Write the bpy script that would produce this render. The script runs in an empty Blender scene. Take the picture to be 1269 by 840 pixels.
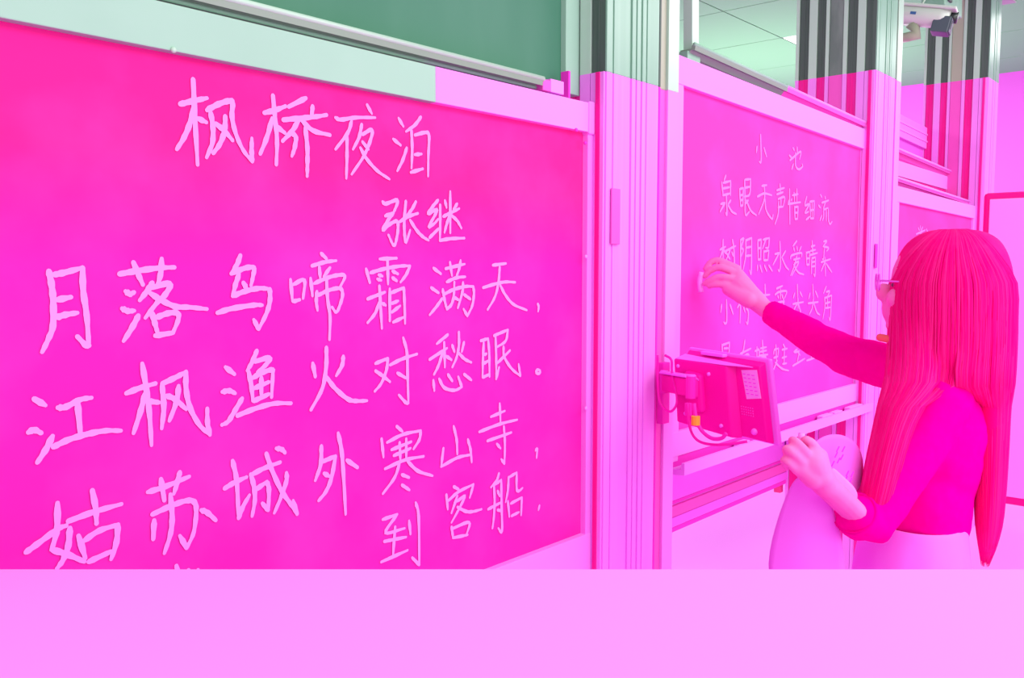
import bpy, bmesh, math, random
from mathutils import Vector, Matrix, Euler
random.seed(7)
SC = bpy.context.scene
COL = SC.collection

# ------------------------------------------------------------------ camera
F = 1100.0; YAW = math.radians(41); PITCH = math.radians(4.57); H = 1.5
FW = Vector((math.cos(YAW)*math.cos(PITCH), math.sin(YAW)*math.cos(PITCH), -math.sin(PITCH)))
RT = Vector((math.sin(YAW), -math.cos(YAW), 0))
UP = RT.cross(FW)
EYE = Vector((0, 0, H))
cd = bpy.data.cameras.new('camera'); cam = bpy.data.objects.new('camera', cd); COL.objects.link(cam)
cd.sensor_width = 36; cd.lens = 36*F/1269; cd.clip_start = .02; cd.clip_end = 100
M3 = Matrix((RT, UP, -FW)).transposed()
cam.matrix_world = Matrix.Translation(EYE) @ M3.to_4x4()
SC.camera = cam

# ------------------------------------------------------------------ light and exposure
w = bpy.data.worlds.new('world'); SC.world = w; w.use_nodes = True
w.node_tree.nodes['Background'].inputs[0].default_value = (1, 1, 1, 1)
w.node_tree.nodes['Background'].inputs[1].default_value = 1.0
SC.view_settings.view_transform = 'Standard'; SC.view_settings.look = 'None'
SC.view_settings.gamma = 1; SC.view_settings.use_curve_mapping = False
SC.view_settings.exposure = -0.12
def area_light(name, loc, size, energy, rot=(0, 0, 0)):
    l = bpy.data.lights.new(name, 'AREA'); l.shape = 'RECTANGLE'; l.size, l.size_y = size; l.energy = energy
    o = bpy.data.objects.new(name, l); o.location = loc; o.rotation_euler = rot; COL.objects.link(o); return o
area_light('room_light', (1.6, -1.2, 3.1), (3.0, 1.2), 62, (math.radians(25), 0, 0))
area_light('room_light', (4.6, -0.6, 3.1), (2.4, 1.0), 48, (math.radians(20), 0, 0))
area_light('room_light', (7.0, 0.6, 3.1), (1.2, 1.2), 22)
area_light('room_light', (6.4, 4.2, 3.1), (1.8, 1.8), 30)
area_light('room_light', (3.4, 3.6, 3.1), (1.8, 1.2), 60)  # added lamp without a fixture, brightens the floor beyond the boards
area_light('front_fill', (2.2, -2.8, 1.5), (4.0, 1.6), 50, (math.radians(90), 0, 0))  # added fill behind the viewer, no window there; lifts the board fronts
area_light('ceiling_fill', (3.4, 3.4, 1.2), (1.4, .8), 6, (math.radians(180), 0, 0))  # added unseen lamp behind the boards, facing up to brighten the ceiling
area_light('ceiling_fill', (6.7, 3.3, 1.1), (1.4, .8), 85, (math.radians(180), 0, 0))  # second added lamp hidden behind the boards, fills the far ceiling

# ------------------------------------------------------------------ pixel helpers (measurements of the photograph -> metres)
def ray(px, py): return FW + RT*((px-634.5)/F) + UP*((420-py)/F)
def at(px, py, Y):
    d = ray(px, py); return EYE + d*(Y/d.y)
def ct(px, py, t): return EYE + ray(px, py)*t

# ------------------------------------------------------------------ materials
MATS = {}
def s2l(c): c /= 255; return c/12.92 if c <= .04045 else ((c+.055)/1.055)**2.4
K = 1/1.12
def mat(name, rgb, rough=.6, spec=.2, metal=0, noise=0, nscale=6, emit=None, bump=0, streak=None, vari=None, zgrad=None, stretch=None):
    """rgb = colour of the thing in 0..255 as photographed in the room's even light"""
    if name in MATS: return MATS[name]
    m = bpy.data.materials.new(name); m.use_nodes = True; nt = m.node_tree; b = nt.nodes['Principled BSDF']
    lin = lambda c: (min(.985, s2l(c[0])*K), min(.985, s2l(c[1])*K), min(.985, s2l(c[2])*K), 1)
    c = lin(rgb)
    b.inputs['Base Color'].default_value = c; b.inputs['Roughness'].default_value = rough
    b.inputs['Specular IOR Level'].default_value = spec; b.inputs['Metallic'].default_value = metal
    src = None
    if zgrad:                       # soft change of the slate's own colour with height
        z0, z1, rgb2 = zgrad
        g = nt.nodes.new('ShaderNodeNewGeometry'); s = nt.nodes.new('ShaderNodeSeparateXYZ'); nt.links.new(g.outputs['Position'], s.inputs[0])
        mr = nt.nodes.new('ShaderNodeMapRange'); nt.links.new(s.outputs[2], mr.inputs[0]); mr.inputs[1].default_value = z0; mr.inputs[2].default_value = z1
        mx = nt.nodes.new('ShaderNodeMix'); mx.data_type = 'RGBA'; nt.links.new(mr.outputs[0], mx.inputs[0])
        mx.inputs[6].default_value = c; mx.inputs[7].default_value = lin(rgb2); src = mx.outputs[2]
    if vari:
        tc = nt.nodes.new('ShaderNodeTexCoord'); mp = nt.nodes.new('ShaderNodeMapping'); nt.links.new(tc.outputs['Object'], mp.inputs[0])
        if stretch: mp.inputs['Scale'].default_value = stretch
        n = nt.nodes.new('ShaderNodeTexNoise'); n.inputs['Scale'].default_value = nscale; n.inputs['Detail'].default_value = 5
        nt.links.new(mp.outputs[0], n.inputs['Vector'])
        r = nt.nodes.new('ShaderNodeMapRange'); nt.links.new(n.outputs[0], r.inputs[0]); r.inputs[1].default_value = .42; r.inputs[2].default_value = .72
        r.inputs[4].default_value = noise or 1
        mx = nt.nodes.new('ShaderNodeMix'); mx.data_type = 'RGBA'; nt.links.new(r.outputs[0], mx.inputs[0])
        if src: nt.links.new(src, mx.inputs[6])
        else: mx.inputs[6].default_value = c
        mx.inputs[7].default_value = lin(vari); src = mx.outputs[2]
        if bump:
            bp = nt.nodes.new('ShaderNodeBump'); bp.inputs['Strength'].default_value = bump; bp.inputs['Distance'].default_value = .01
            nt.links.new(n.outputs[0], bp.inputs['Height']); nt.links.new(bp.outputs[0], b.inputs['Normal'])
    if src: nt.links.new(src, b.inputs['Base Color'])
    if emit: b.inputs['Emission Color'].default_value = (*emit, 1); b.inputs['Emission Strength'].default_value = 1
    MATS[name] = m; return m

slate_green = mat('green_slate', (70, 130, 104), .5, .2, vari=(104, 156, 134), noise=.35, nscale=2.2, stretch=(1.6, 1, .5))
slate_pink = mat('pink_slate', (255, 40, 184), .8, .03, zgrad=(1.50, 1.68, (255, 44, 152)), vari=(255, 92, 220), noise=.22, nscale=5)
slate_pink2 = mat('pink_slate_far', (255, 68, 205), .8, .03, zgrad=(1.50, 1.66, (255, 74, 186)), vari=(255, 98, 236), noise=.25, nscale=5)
alu_green = mat('pale_green_enamel', (170, 212, 190), .5, .15, vari=(158, 200, 178), noise=.4, nscale=3)
alu_pink = mat('pale_pink_enamel', (255, 146, 255), .5, .2)
alu_pink_mid = mat('pink_enamel', (255, 136, 255), .5, .15, vari=(255, 146, 255), noise=.6, nscale=7, stretch=(9, 9, .3))
col_green = mat('column_green_metal', (138, 184, 160), .3, .4, vari=(156, 198, 176), noise=.6, nscale=5, stretch=(9, 9, .05))
col_white = mat('bright_metal_edge', (190, 222, 202), .25, .5)
rail_grey = mat('grey_green_rail', (142, 164, 146), .3, .5)
groove_dark = mat('dark_groove', (82, 100, 92), .5, .3, vari=(104, 122, 112), noise=.5, nscale=6, stretch=(6, 6, .4))
groove_beige = mat('beige_groove', (176, 182, 160), .4, .4)
groove_sheen = mat('sheen_groove', (104, 122, 114), .25, .5, vari=(140, 156, 148), noise=.7, nscale=5, stretch=(3, 3, .8))
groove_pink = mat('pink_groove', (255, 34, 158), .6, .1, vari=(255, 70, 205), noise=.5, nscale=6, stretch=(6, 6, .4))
strip_pink = mat('rose_strip', (255, 96, 210), .5, .2)
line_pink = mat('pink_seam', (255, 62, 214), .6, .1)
chalk_w = mat('chalk_marks', (255, 156, 255), .9, 0)
chalk_w2 = mat('chalk_marks_far', (255, 138, 250), .9, 0)
chalk_body = mat('chalk_stick', (255, 150, 255), .9, 0)
pale = mat('pale_pink_top', (255, 150, 255), .6, .05)
panel_pink = mat('pink_panel', (255, 112, 255), .55, .15, vari=(255, 98, 250), noise=.5, nscale=4)
ceil_m = mat('ceiling_tile', (130, 196, 146), .8, .1)
ceil_gap = mat('ceiling_gap', (112, 176, 132), .8, .1)
floor_m = mat('pink_floor', (255, 156, 255), .6, .1)
wall_m = mat('pink_wall', (255, 122, 252), .7, .1)
skin_m = mat('skin', (255, 126, 206), .6, .15, vari=(255, 98, 186), noise=.4, nscale=14)
sweat_m = mat('magenta_knit', (255, 0, 162), .9, 0, vari=(255, 0, 172), noise=.5, nscale=60)
skirt_m = mat('violet_skirt', (255, 122, 255), .8, .03, vari=(255, 134, 255), noise=.6, nscale=9)
hair_m = mat('hair', (255, 0, 136), .75, .04, vari=(255, 26, 146), noise=.7, nscale=16, stretch=(2.4, 2.4, .16))
hair_hi = mat('hair_light', (255, 34, 150), .6, .06)
mon_dark = mat('device_shell', (255, 8, 176), .5, .15)
mon_mid = mat('device_shell_mid', (255, 40, 200), .5, .15)
mon_pale = mat('device_bezel', (255, 104, 255), .4, .3)
sticker_m = mat('sticker', (255, 152, 255), .6, .05)
cable_m = mat('cable', (255, 22, 190), .5, .2)
yellow_m = mat('yellow_band', (255, 176, 70), .5, .1)
orange_m = mat('orange_cloth', (255, 118, 120), .8, .1)
red_m = mat('red_foot', (255, 70, 150), .7, .1)
paper_m = mat('paper', (255, 112, 255), .8, 0)
paper_m2 = mat('paper_back', (255, 128, 255), .8, 0)
ink_m = mat('print', (255, 76, 250), .8, 0)
cam_white = mat('camera_white', (214, 230, 216), .4, .4)
cam_dark = mat('camera_hood', (84, 98, 106), .4, .4)
cam_black = mat('camera_black', (34, 46, 44), .3, .5)
cam_tan = mat('camera_joint', (176, 186, 158), .5, .3)
blue_m = mat('blue_print', (70, 110, 160), .6, .1)
screen_frame = mat('screen_frame', (255, 20, 150), .4, .2)
screen_m = mat('screen_white', (255, 156, 255), .5, .1)
lamp_m = mat('lamp_diffuser', (250, 255, 252), .5, .1, emit=(1.0, 1.0, 1.0))
eye_m = mat('eye', (120, 20, 80), .3, .4)

# ------------------------------------------------------------------ mesh helpers
def link(name, bm, m, parent=None, smooth=False):
    me = bpy.data.meshes.new(name); bm.normal_update(); bm.to_mesh(me); bm.free()
    if smooth:
        for p in me.polygons: p.use_smooth = True
    me.materials.append(m); o = bpy.data.objects.new(name, me); COL.objects.link(o)
    if parent:
        o.parent = parent; o.matrix_parent_inverse = parent.matrix_world.inverted() if False else Matrix.Translation(-parent.location)
    return o
def tag(o, label, cat, group=None):
    o['label'] = label; o['category'] = cat
    if group: o['group'] = group
    return o
def thing(name, label, cat, loc, group=None):
    o = bpy.data.objects.new(name, None); COL.objects.link(o); o.location = loc; o.empty_display_size = .1
    return tag(o, label, cat, group)
def struct(o): o['kind'] = 'structure'; return o
def hexa(bm, pts, bev=0):
    """pts: 4 bottom corners then 4 top corners"""
    vs = [bm.verts.new(p) for p in pts]; fs = []
    for f in ((3,2,1,0),(4,5,6,7),(0,1,5,4),(1,2,6,5),(2,3,7,6),(3,0,4,7)): fs.append(bm.faces.new([vs[i] for i in f]))
    if bev:
        es = list({e for f in fs for e in f.edges})
        bmesh.ops.bevel(bm, geom=es, offset=bev, segments=2, affect='EDGES', profile=.5)
    return vs
def bx(bm, x0, x1, y0, y1, z0, z1, bev=0, za=0, zb=0):
    """box; za/zb add a sag to z at x0/x1"""
    return hexa(bm, [(x0,y0,z0+za),(x1,y0,z0+zb),(x1,y1,z0+zb),(x0,y1,z0+za),(x0,y0,z1+za),(x1,y0,z1+zb),(x1,y1,z1+zb),(x0,y1,z1+za)], bev)
def box(name, m, parent, *a, bev=0.0015, za=0, zb=0):
    bm = bmesh.new(); bx(bm, *a, bev=bev, za=za, zb=zb); return link(name, bm, m, parent)
def prism(bm, prof, x0, x1, za=0, zb=0):
    """extrude a (y,z) profile along X"""
    A = [bm.verts.new((x0, y, z+za)) for y, z in prof]; B = [bm.verts.new((x1, y, z+zb)) for y, z in prof]; n = len(prof)
    for i in range(n):
        j = (i+1) % n; bm.faces.new((A[i], A[j], B[j], B[i]))
    bm.faces.new(A[::-1]); bm.faces.new(B)
    bmesh.ops.recalc_face_normals(bm, faces=bm.faces)
def spline(pts, n=6):
    pts = [Vector(p) for p in pts]
    if len(pts) < 3: return [pts[0].lerp(pts[-1], i/n) for i in range(n+1)]
    out = []
    P = [pts[0]*2-pts[1]]+pts+[pts[-1]*2-pts[-2]]
    for i in range(1, len(P)-2):
        a, b, c, d = P[i-1:i+3]
        for k in range(n):
            t = k/n; out.append(.5*((2*b)+(c-a)*t+(2*a-5*b+4*c-d)*t*t+(3*b-a-3*c+d)*t**3))
    out.append(pts[-1]); return out
def tube(bm, pts, radii, seg=10, caps=True, flat=1.0, ref=None):
    """round tube along pts; flat squeezes the section along ref"""
    pts = [Vector(p) for p in pts]; n = len(pts)
    if not hasattr(radii, '__len__'): radii = [radii]*n
    rings = []; prev = None
    for i, p in enumerate(pts):
        t = (pts[min(i+1, n-1)]-pts[max(i-1, 0)]).normalized()
        a = ref.copy() if ref else (prev if prev else (Vector((0, 0, 1)) if abs(t.z) < .9 else Vector((1, 0, 0))))
        a = (a-t*a.dot(t)).normalized(); b = t.cross(a); prev = a
        rings.append([bm.verts.new(p+(a*math.cos(2*math.pi*k/seg)*flat+b*math.sin(2*math.pi*k/seg))*radii[i]) for k in range(seg)])
    for A, B in zip(rings, rings[1:]):
        for k in range(seg): bm.faces.new((A[k], A[(k+1) % seg], B[(k+1) % seg], B[k]))
    if caps: bm.faces.new(rings[0][::-1]); bm.faces.new(rings[-1])
    return rings
def capsule(bm, pts, radii, seg=14):
    tube(bm, pts, radii, seg)
    for p, r in ((pts[0], radii[0]), (pts[-1], radii[-1])): ellip(bm, p, (r, r, r), n=8)
def ellip(bm, c, r, rot=None, n=12):
    m = Matrix.Translation(Vector(c)) @ (rot.to_4x4() if rot else Matrix.Identity(4)) @ Matrix.Diagonal((*r, 1))
    bmesh.ops.create_uvsphere(bm, u_segments=n*2, v_segments=n, radius=1, matrix=m)
def remesh(o, vox, smooth=2):
    m = o.modifiers.new('remesh', 'REMESH'); m.mode = 'VOXEL'; m.voxel_size = vox; m.use_smooth_shade = True
    s = o.modifiers.new('smooth', 'SMOOTH'); s.iterations = smooth; s.factor = .5

# ------------------------------------------------------------------ setting
YF = 1.295                       # front of the guide columns
YB = 1.345                       # slate of the lower boards
ZC = 3.16
o = struct(box('floor', floor_m, None, -2.5, 8.65, -3, 6.2, -.05, 0, bev=0))
ceil = struct(box('ceiling', ceil_gap, None, 2.0, 8.65, .55, 6.2, ZC+.012, ZC+.06, bev=0))
tile_me = None
X0, Y0, D = 6.245-.88*5, 2.845-.88*3, .88
lamps = {(5, 2), (5, 5)}
for i in range(0, 8):
    for j in range(0, 7):
        if (i, j) in lamps: continue
        x0 = X0+i*D; y0 = Y0+j*D
        if x0+D > 8.9 or y0+D > 6.6 : continue
        if tile_me is None:
            bm = bmesh.new(); bx(bm, .004, D-.004, .004, D-.004, 0, .012, bev=.002); t = link('ceiling_tile', bm, ceil_m, ceil); tile_me = t.data
        else: t = bpy.data.objects.new('ceiling_tile', tile_me); COL.objects.link(t); t.parent = ceil
        t.location = (x0, y0, ZC)
for k, (i, j) in enumerate(sorted(lamps)):
    x0 = X0+i*D; y0 = Y0+j*D
    t = thing('ceiling_light', ['square recessed ceiling light, glowing white beside the middle guide column', 'square recessed ceiling light farther back in the room'][k], 'lamp', (x0+D/2, y0+D/2, ZC))
    box('lamp_frame', col_white, t, x0+.005, x0+.45, y0+.405, y0+D-.005, ZC+.002, ZC+.02)
    box('diffuser', lamp_m, t, x0+.012, x0+.44, y0+.412, y0+D-.012, ZC-.004, ZC+.004)
    box('ceiling_tile', ceil_m, ceil, x0+.004, x0+.451, y0+.004, y0+.4, ZC, ZC+.012)
    box('ceiling_tile', ceil_m, ceil, x0+.455, x0+D-.004, y0+.004, y0+D-.004, ZC, ZC+.012)
struct(box('wall_right', wall_m, None, 8.6, 8.7, -3, 6.2, 0, ZC+.05, bev=0))
struct(box('wall_back', wall_m, None, 1.5, 8.7, 6.1, 6.2, 0, ZC+.05, bev=0))
struct(box('baseboard_right', pale, None, 8.575, 8.6, -3, 6.1, 0, .1))

# ------------------------------------------------------------------ guide columns between the boards
SIDE = [(1.297,1.339,3),(1.339,1.372,0),(1.372,1.412,1),(1.412,1.43,0),(1.43,1.488,2),(1.488,1.504,0),(1.504,1.54,1),(1.54,1.576,0),(1.576,1.618,1),(1.618,1.633,0)]
def column(x0, x1, zs, label, ribs, channel, beige=groove_beige):
    t = thing('guide_column', label, 'column', ((x0+x1)/2, 1.48, 0), 'guide columns between the chalkboards')
    for part, z0, z1, face, edge, dark, wide in (('lower_section', 0, zs, alu_pink_mid, alu_pink, groove_pink, strip_pink), ('upper_section', zs, ZC, col_green, col_white, groove_dark, beige)):
        body = box(part, face, t, x0+.004, x1-.004, YF+.002, 1.633, z0, z1, bev=0)
        bm = bmesh.new()                                   # fluted front face
        for a, b, d in ribs: bx(bm, x0+(x1-x0)*a, x0+(x1-x0)*b, YF-d, YF+.004, z0, z1, bev=.0012)
        link('front_moulding', bm, face, body)
        for y0, y1, k in SIDE:
            if k == 3: k = 1 if part[0] == 'u' else 0; seam = part[0] != 'u'
            else: seam = False
            m = (edge, dark, wide)[k]; dx = (0.006, .0, .003)[k]
            if seam: box('seam', groove_pink, body, x0-.009, x0+.002, y0+.012, y0+.024, z0, z1, bev=0)
            for nm, xa, xb in (('guide_channel', x0-dx, x0+.006), ('guide_channel', x1-.006, x1+dx)):
                bm = bmesh.new(); bx(bm, xa, xb, y0+.001, y1-.001, z0, z1, bev=0)
                if k == 1:                                # a thin lip down the middle of each groove
                    ym = (y0+y1)/2; bx(bm, xa-.002 if xa < x0+.001 else xb-.004, xa+.004 if xa < x0+.001 else xb+.002, ym-.002, ym+.002, z0, z1, bev=0)
                link(nm, bm, m, body)
        if channel:
            box('side_strip', (strip_pink, groove_beige)[part[0] == 'u'], body, x1, channel[0], YF+.012, YF+.03, z0, z1)
            box('side_edge', (line_pink, groove_dark)[part[0] == 'u'], body, x1, x1+.008, YF, YF+.03, z0, z1)
            box('side_edge', (alu_pink, col_white)[part[0] == 'u'], body, channel[0], channel[1], YF+.004, YF+.05, z0, z1)
    return t
RIB = [(0, .10, .002), (.13, .42, .0012), (.45, .52, .003), (.55, .62, .0018), (.65, .72, .0025), (.75, .98, .0012)]
c1 = column(1.845, 2.092, 1.985, 'broad fluted guide column between the two large poem chalkboards', RIB, (2.145, 2.20))
c2 = column(3.735, 3.975, 2.30, 'guide column at the right edge of the smaller poem board, camera peeping out behind it', RIB, (4.005, 4.065), groove_sheen)
c3 = column(5.50, 5.73, 2.55, 'farthest guide column, seen above the head of the person writing', RIB, None)
# small plates on the columns
q = box('rating_plate', strip_pink, c1, 1.862, 1.90, YF-.009, YF-.004, 1.56, 1.70)
box('rating_plate', line_pink, c2, 3.775, 3.80, YF-.009, YF-.004, 1.50, 1.60)

# ------------------------------------------------------------------ chalkboards
def tray_prof(y, z, d=.085, h=.075):
    """ledge: rounded lip in front, grooved underside sloping back"""
    return [(y, z), (y+.006, z+.006), (y+.012, z), (y+.014, z-.008), (y+d, z-.008), (y+d, z-h), (y+.045, z-h+.006), (y+.032, z-h*.62), (y+.026, z-h*.58), (y+.014, z-h*.25), (y+.002, z-.014)]
# lower left board ---------------------------------------------------------------
b1 = thing('chalkboard', 'large pink chalkboard on the left filled with a chalked four line poem', 'chalkboard', (1.0, YB+.02, .75))
box('slate', slate_pink, b1, .15, 1.83, YB, YB+.018, .80, 1.86, bev=0)
box('top_rail', alu_green, b1, .08, 1.29, YB-.018, YB+.022, 1.837, 1.909)
box('top_rail', alu_pink, b1, 1.29, 1.885, YB-.018, YB+.022, 1.837, 1.909)
box('corner_cap', alu_pink_mid, b1, 1.815, 1.889, YB-.022, YB+.024, 1.832, 1.913, bev=.004)
box('right_stile', alu_pink_mid, b1, 1.818, 1.885, YB-.016, YB+.022, .77, 1.84)
box('left_stile', alu_green, b1, .08, .15, YB-.016, YB+.022, .77, 1.84)
box('bottom_rail', alu_pink, b1, .08, 1.885, YB-.018, YB+.022, .70, .815)
box('guide_strip', groove_pink, b1, 1.886, 1.9, YB-.012, YB+.018, .72, 1.90)
for (px, py, m) in ((215, 62, col_white), (714, 161, line_pink), (725, 177, line_pink), (726, 318, pale), (726, 506, pale)):
    bm = bmesh.new(); p = at(px, py, YB-.019); ellip(bm, p, (.005, .004, .005), n=6); link('rivet', bm, m, b1, True)
# upper left board -----------------------------------------------------------------
b2 = thing('chalkboard', 'green chalkboard raised above the large pink one, its ledge along the bottom', 'chalkboard', (1.0, 1.39, 1.9))
box('slate', slate_green, b2, -.1, 1.80, 1.392, 1.41, 1.95, 2.95, bev=0)
box('right_stile', alu_green, b2, 1.787, 1.856, 1.376, 1.412, 1.935, 2.98)
box('left_stile', alu_green, b2, -.16, -.1, 1.376, 1.412, 1.935, 2.98)
box('top_rail', alu_green, b2, -.16, 1.856, 1.378, 1.412, 2.95, 3.02)
bm = bmesh.new(); prism(bm, tray_prof(1.325, 1.937, .066, .022), -.1, 1.635); link('ledge', bm, rail_grey, b2)
bm = bmesh.new(); tube(bm, [(-.1, 1.329, 1.939), (1.64, 1.329, 1.939)], .0065, 8); link('ledge_lip', bm, col_white, b2, True)
bm = bmesh.new(); tube(bm, [(-.1, 1.352, 1.922), (1.64, 1.352, 1.922)], .004, 8); link('ledge_ridge', bm, alu_green, b2, True)
box('bottom_rail', rail_grey, b2, -.1, 1.80, 1.372, 1.392, 1.912, 1.95)
box('end_bracket', strip_pink, b2, 1.64, 1.67, 1.33, 1.37, 1.914, 1.94)
box('end_bracket', alu_pink, b2, 1.67, 1.72, 1.33, 1.37, 1.914, 1.945)
box('end_bracket', line_pink, b2, 1.758, 1.766, 1.345, 1.37, 1.914, 1.98)
# back panels behind the lower boards --------------------------------------------------
def back_panel(xa, xb, label, feet):
    t = thing('back_panel', label, 'panel', ((xa+xb)/2, 1.69, .5), 'panels behind the chalkboards')
    box('sheet', panel_pink, t, xa, xb, 1.640, 1.655, .60, 1.02)
    for z0, z1, d, m in ((.645, .655, .004, line_pink), (.60, .64, .012, strip_pink), (.565, .60, .016, panel_pink), (.545, .562, .012, line_pink)):
        box('bottom_rail', m, t, xa, xb, 1.640-d, 1.655, z0, z1)
    for x in feet: box('foot', red_m, t, x, x+.03, 1.65, 1.68, .50, .545)
    return t
back_panel(.1, 1.86, 'low pink panel behind the foot of the large left chalkboard', (.3, 1.6))
bp2 = back_panel(2.13, 3.79, 'low pink panel with ridged rail under the smaller poem chalkboard', (2.3, 3.72))
back_panel(4.15, 5.6, 'low pink panel under the farthest chalkboard, behind the person', (4.3, 5.4))
# right lower board ------------------------------------------------------------------------
b3 = thing('chalkboard', 'smaller pink chalkboard the person writes on, beyond the fluted column', 'chalkboard', (3.0, YB+.02, .9))
za, zb = .020, -.018
bm = bmesh.new(); hexa(bm, [(2.27, YB, 1.01), (3.76, YB, 1.01), (3.76, YB+.018, 1.01), (2.27, YB+.018, 1.01), (2.27, YB, 2.06), (3.76, YB, 2.02), (3.76, YB+.018, 2.02), (2.27, YB+.018, 2.06)]); link('slate', bm, slate_pink2, b3)
box('top_rail', alu_pink, b3, 2.22, 3.775, YB-.016, YB+.02, 2.003, 2.083, za=za, zb=zb)
box('left_stile', alu_pink, b3, 2.222, 2.282, YB-.014, YB+.02, .93, 2.03)
box('right_stile', alu_pink, b3, 3.75, 3.79, YB-.014, YB+.02, .95, 1.99)
box('corner_cap', alu_pink_mid, b3, 3.745, 3.795, YB-.02, YB+.022, 1.985, 2.062, bev=.003)
box('bottom_rail', alu_pink, b3, 2.222, 3.79, YB-.016, YB+.02, .945, 1.018)
bm = bmesh.new(); prism(bm, [(YB-.06, .935), (YB-.05, .935), (YB-.048, .915), (YB-.012, .912), (YB-.01, .945), (YB+.0, .945), (YB, .895), (YB-.06, .90)], 2.24, 3.80); link('chalk_ledge', bm, alu_pink, b3)
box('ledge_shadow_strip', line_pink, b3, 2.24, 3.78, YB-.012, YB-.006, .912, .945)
for k in range(3):
    bm = bmesh.new(); x = 2.27+k*.0; bx(bm, 2.2825, 2.2925, YB-.008, YB, .95, 2.02); link('stile_seam', bm, alu_pink, b3) if k == 0 else bm.free()
# right upper board frame (raised, open to the room behind)
b4 = thing('raised_board_frame', 'raised frame above the smaller poem board with white stile and grey green ledge', 'board frame', (3.0, YB+.05, 2.1))
def sag(x): return -.04*(x-2.356)/1.445
bm = bmesh.new(); prism(bm, tray_prof(YB-.02, 2.144, .05, .045), 2.335, 2.97, 0, -.0251); link('ledge', bm, rail_grey, b4)
bm = bmesh.new(); prism(bm, tray_prof(YB-.02, 2.144, .05, .045), 2.97, 3.735, -.0251, -.0555); link('ledge', bm, strip_pink, b4)
bm = bmesh.new(); tube(bm, [(2.335, YB-.016, 2.147), (2.97, YB-.016, 2.122)], .006, 8); link('ledge_lip', bm, alu_green, b4, True)
bm = bmesh.new(); tube(bm, [(2.97, YB-.016, 2.122), (3.80, YB-.016, 2.089)], .006, 8); link('ledge_lip', bm, alu_pink, b4, True)
bm = bmesh.new(); hexa(bm, [(2.352, YB, 2.13), (2.392, YB, 2.13), (2.392, YB+.03, 2.13), (2.352, YB+.03, 2.13), (2.322, YB, 3.1), (2.362, YB, 3.1), (2.362, YB+.03, 3.1), (2.322, YB+.03, 3.1)], .002); link('left_stile', bm, col_white, b4)
box('ledge_end', col_green, b4, 2.325, 2.40, YB+.0, YB+.05, 2.085, 2.13)
box('label_sheet', alu_green, b4, 2.45, 2.55, YB+.02, YB+.028, 2.03, 2.085)
box('ledge_end', strip_pink, b4, 3.72, 3.76, YB-.01, YB+.03, 2.01, 2.05)
# third bay: three staggered boards --------------------------------------------------------
b5 = thing('chalkboard', 'farthest chalkboard, just above the head of the person writing', 'chalkboard', (5.0, YB+.02, .9))
bm = bmesh.new(); bx(bm, 4.17, 5.50, YB, YB+.018, .95, 1.82, bev=0); link('slate', bm, slate_pink2, b5)
box('top_rail', alu_pink, b5, 4.15, 5.55, YB-.014, YB+.02, 1.785, 1.855, za=.012, zb=-.01)
box('right_stile', alu_pink, b5, 5.47, 5.53, YB-.012, YB+.02, .95, 1.80)
box('left_stile', alu_pink, b5, 4.15, 4.20, YB-.012, YB+.02, .95, 1.80)
box('bottom_rail', alu_pink, b5, 4.15, 5.53, YB-.012, YB+.02, .90, .97)
bm = bmesh.new(); prism(bm, tray_prof(1.365, 1.91, .06, .06), 4.25, 5.66, .002, -.045); link('ledge', bm, strip_pink, b5)
bm = bmesh.new(); tube(bm, [(4.2, 1.366, 1.914), (5.67, 1.366, 1.868)], .007, 8); link('ledge_lip', bm, alu_pink, b5, True)
b6 = thing('chalkboard', 'back chalkboard whose pale rail shows between two ledges near the far column', 'chalkboard', (5.0, 1.5, 1.2))
box('slate', slate_pink2, b6, 4.17, 5.6, 1.51, 1.525, .96, 2.0, bev=0)
box('top_rail', alu_pink, b6, 4.17, 5.72, 1.485, 1.53, 1.955, 2.03, za=.01, zb=-.012)
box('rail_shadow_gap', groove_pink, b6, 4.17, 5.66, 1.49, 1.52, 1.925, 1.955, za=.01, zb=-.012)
bm = bmesh.new(); prism(bm, tray_prof(1.47, 2.085, .06, .055), 4.3, 5.83, .012, -.05); link('ledge', bm, strip_pink, b6)
bm = bmesh.new(); tube(bm, [(4.3, 1.471, 2.096), (5.85, 1.471, 2.036)], .007, 8); link('ledge_lip', bm, alu_pink, b6, True)
b7 = thing('chalkboard', 'rearmost pink board, its edge topmost of the far stack of rails', 'chalkboard', (5.3, 1.62, 1.5))
box('panel', panel_pink, b7, 4.6, 5.79, 1.625, 1.64, 1.9, 2.27, za=.02, zb=-.02)
box('top_rail', alu_pink_mid, b7, 4.6, 5.79, 1.605, 1.64, 2.20, 2.32, za=.02, zb=-.025)
for z in (2.235, 2.275): box('rail_ridge', alu_pink, b7, 4.6, 5.785, 1.60, 1.606, z, z+.01, za=.02, zb=-.025)

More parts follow.
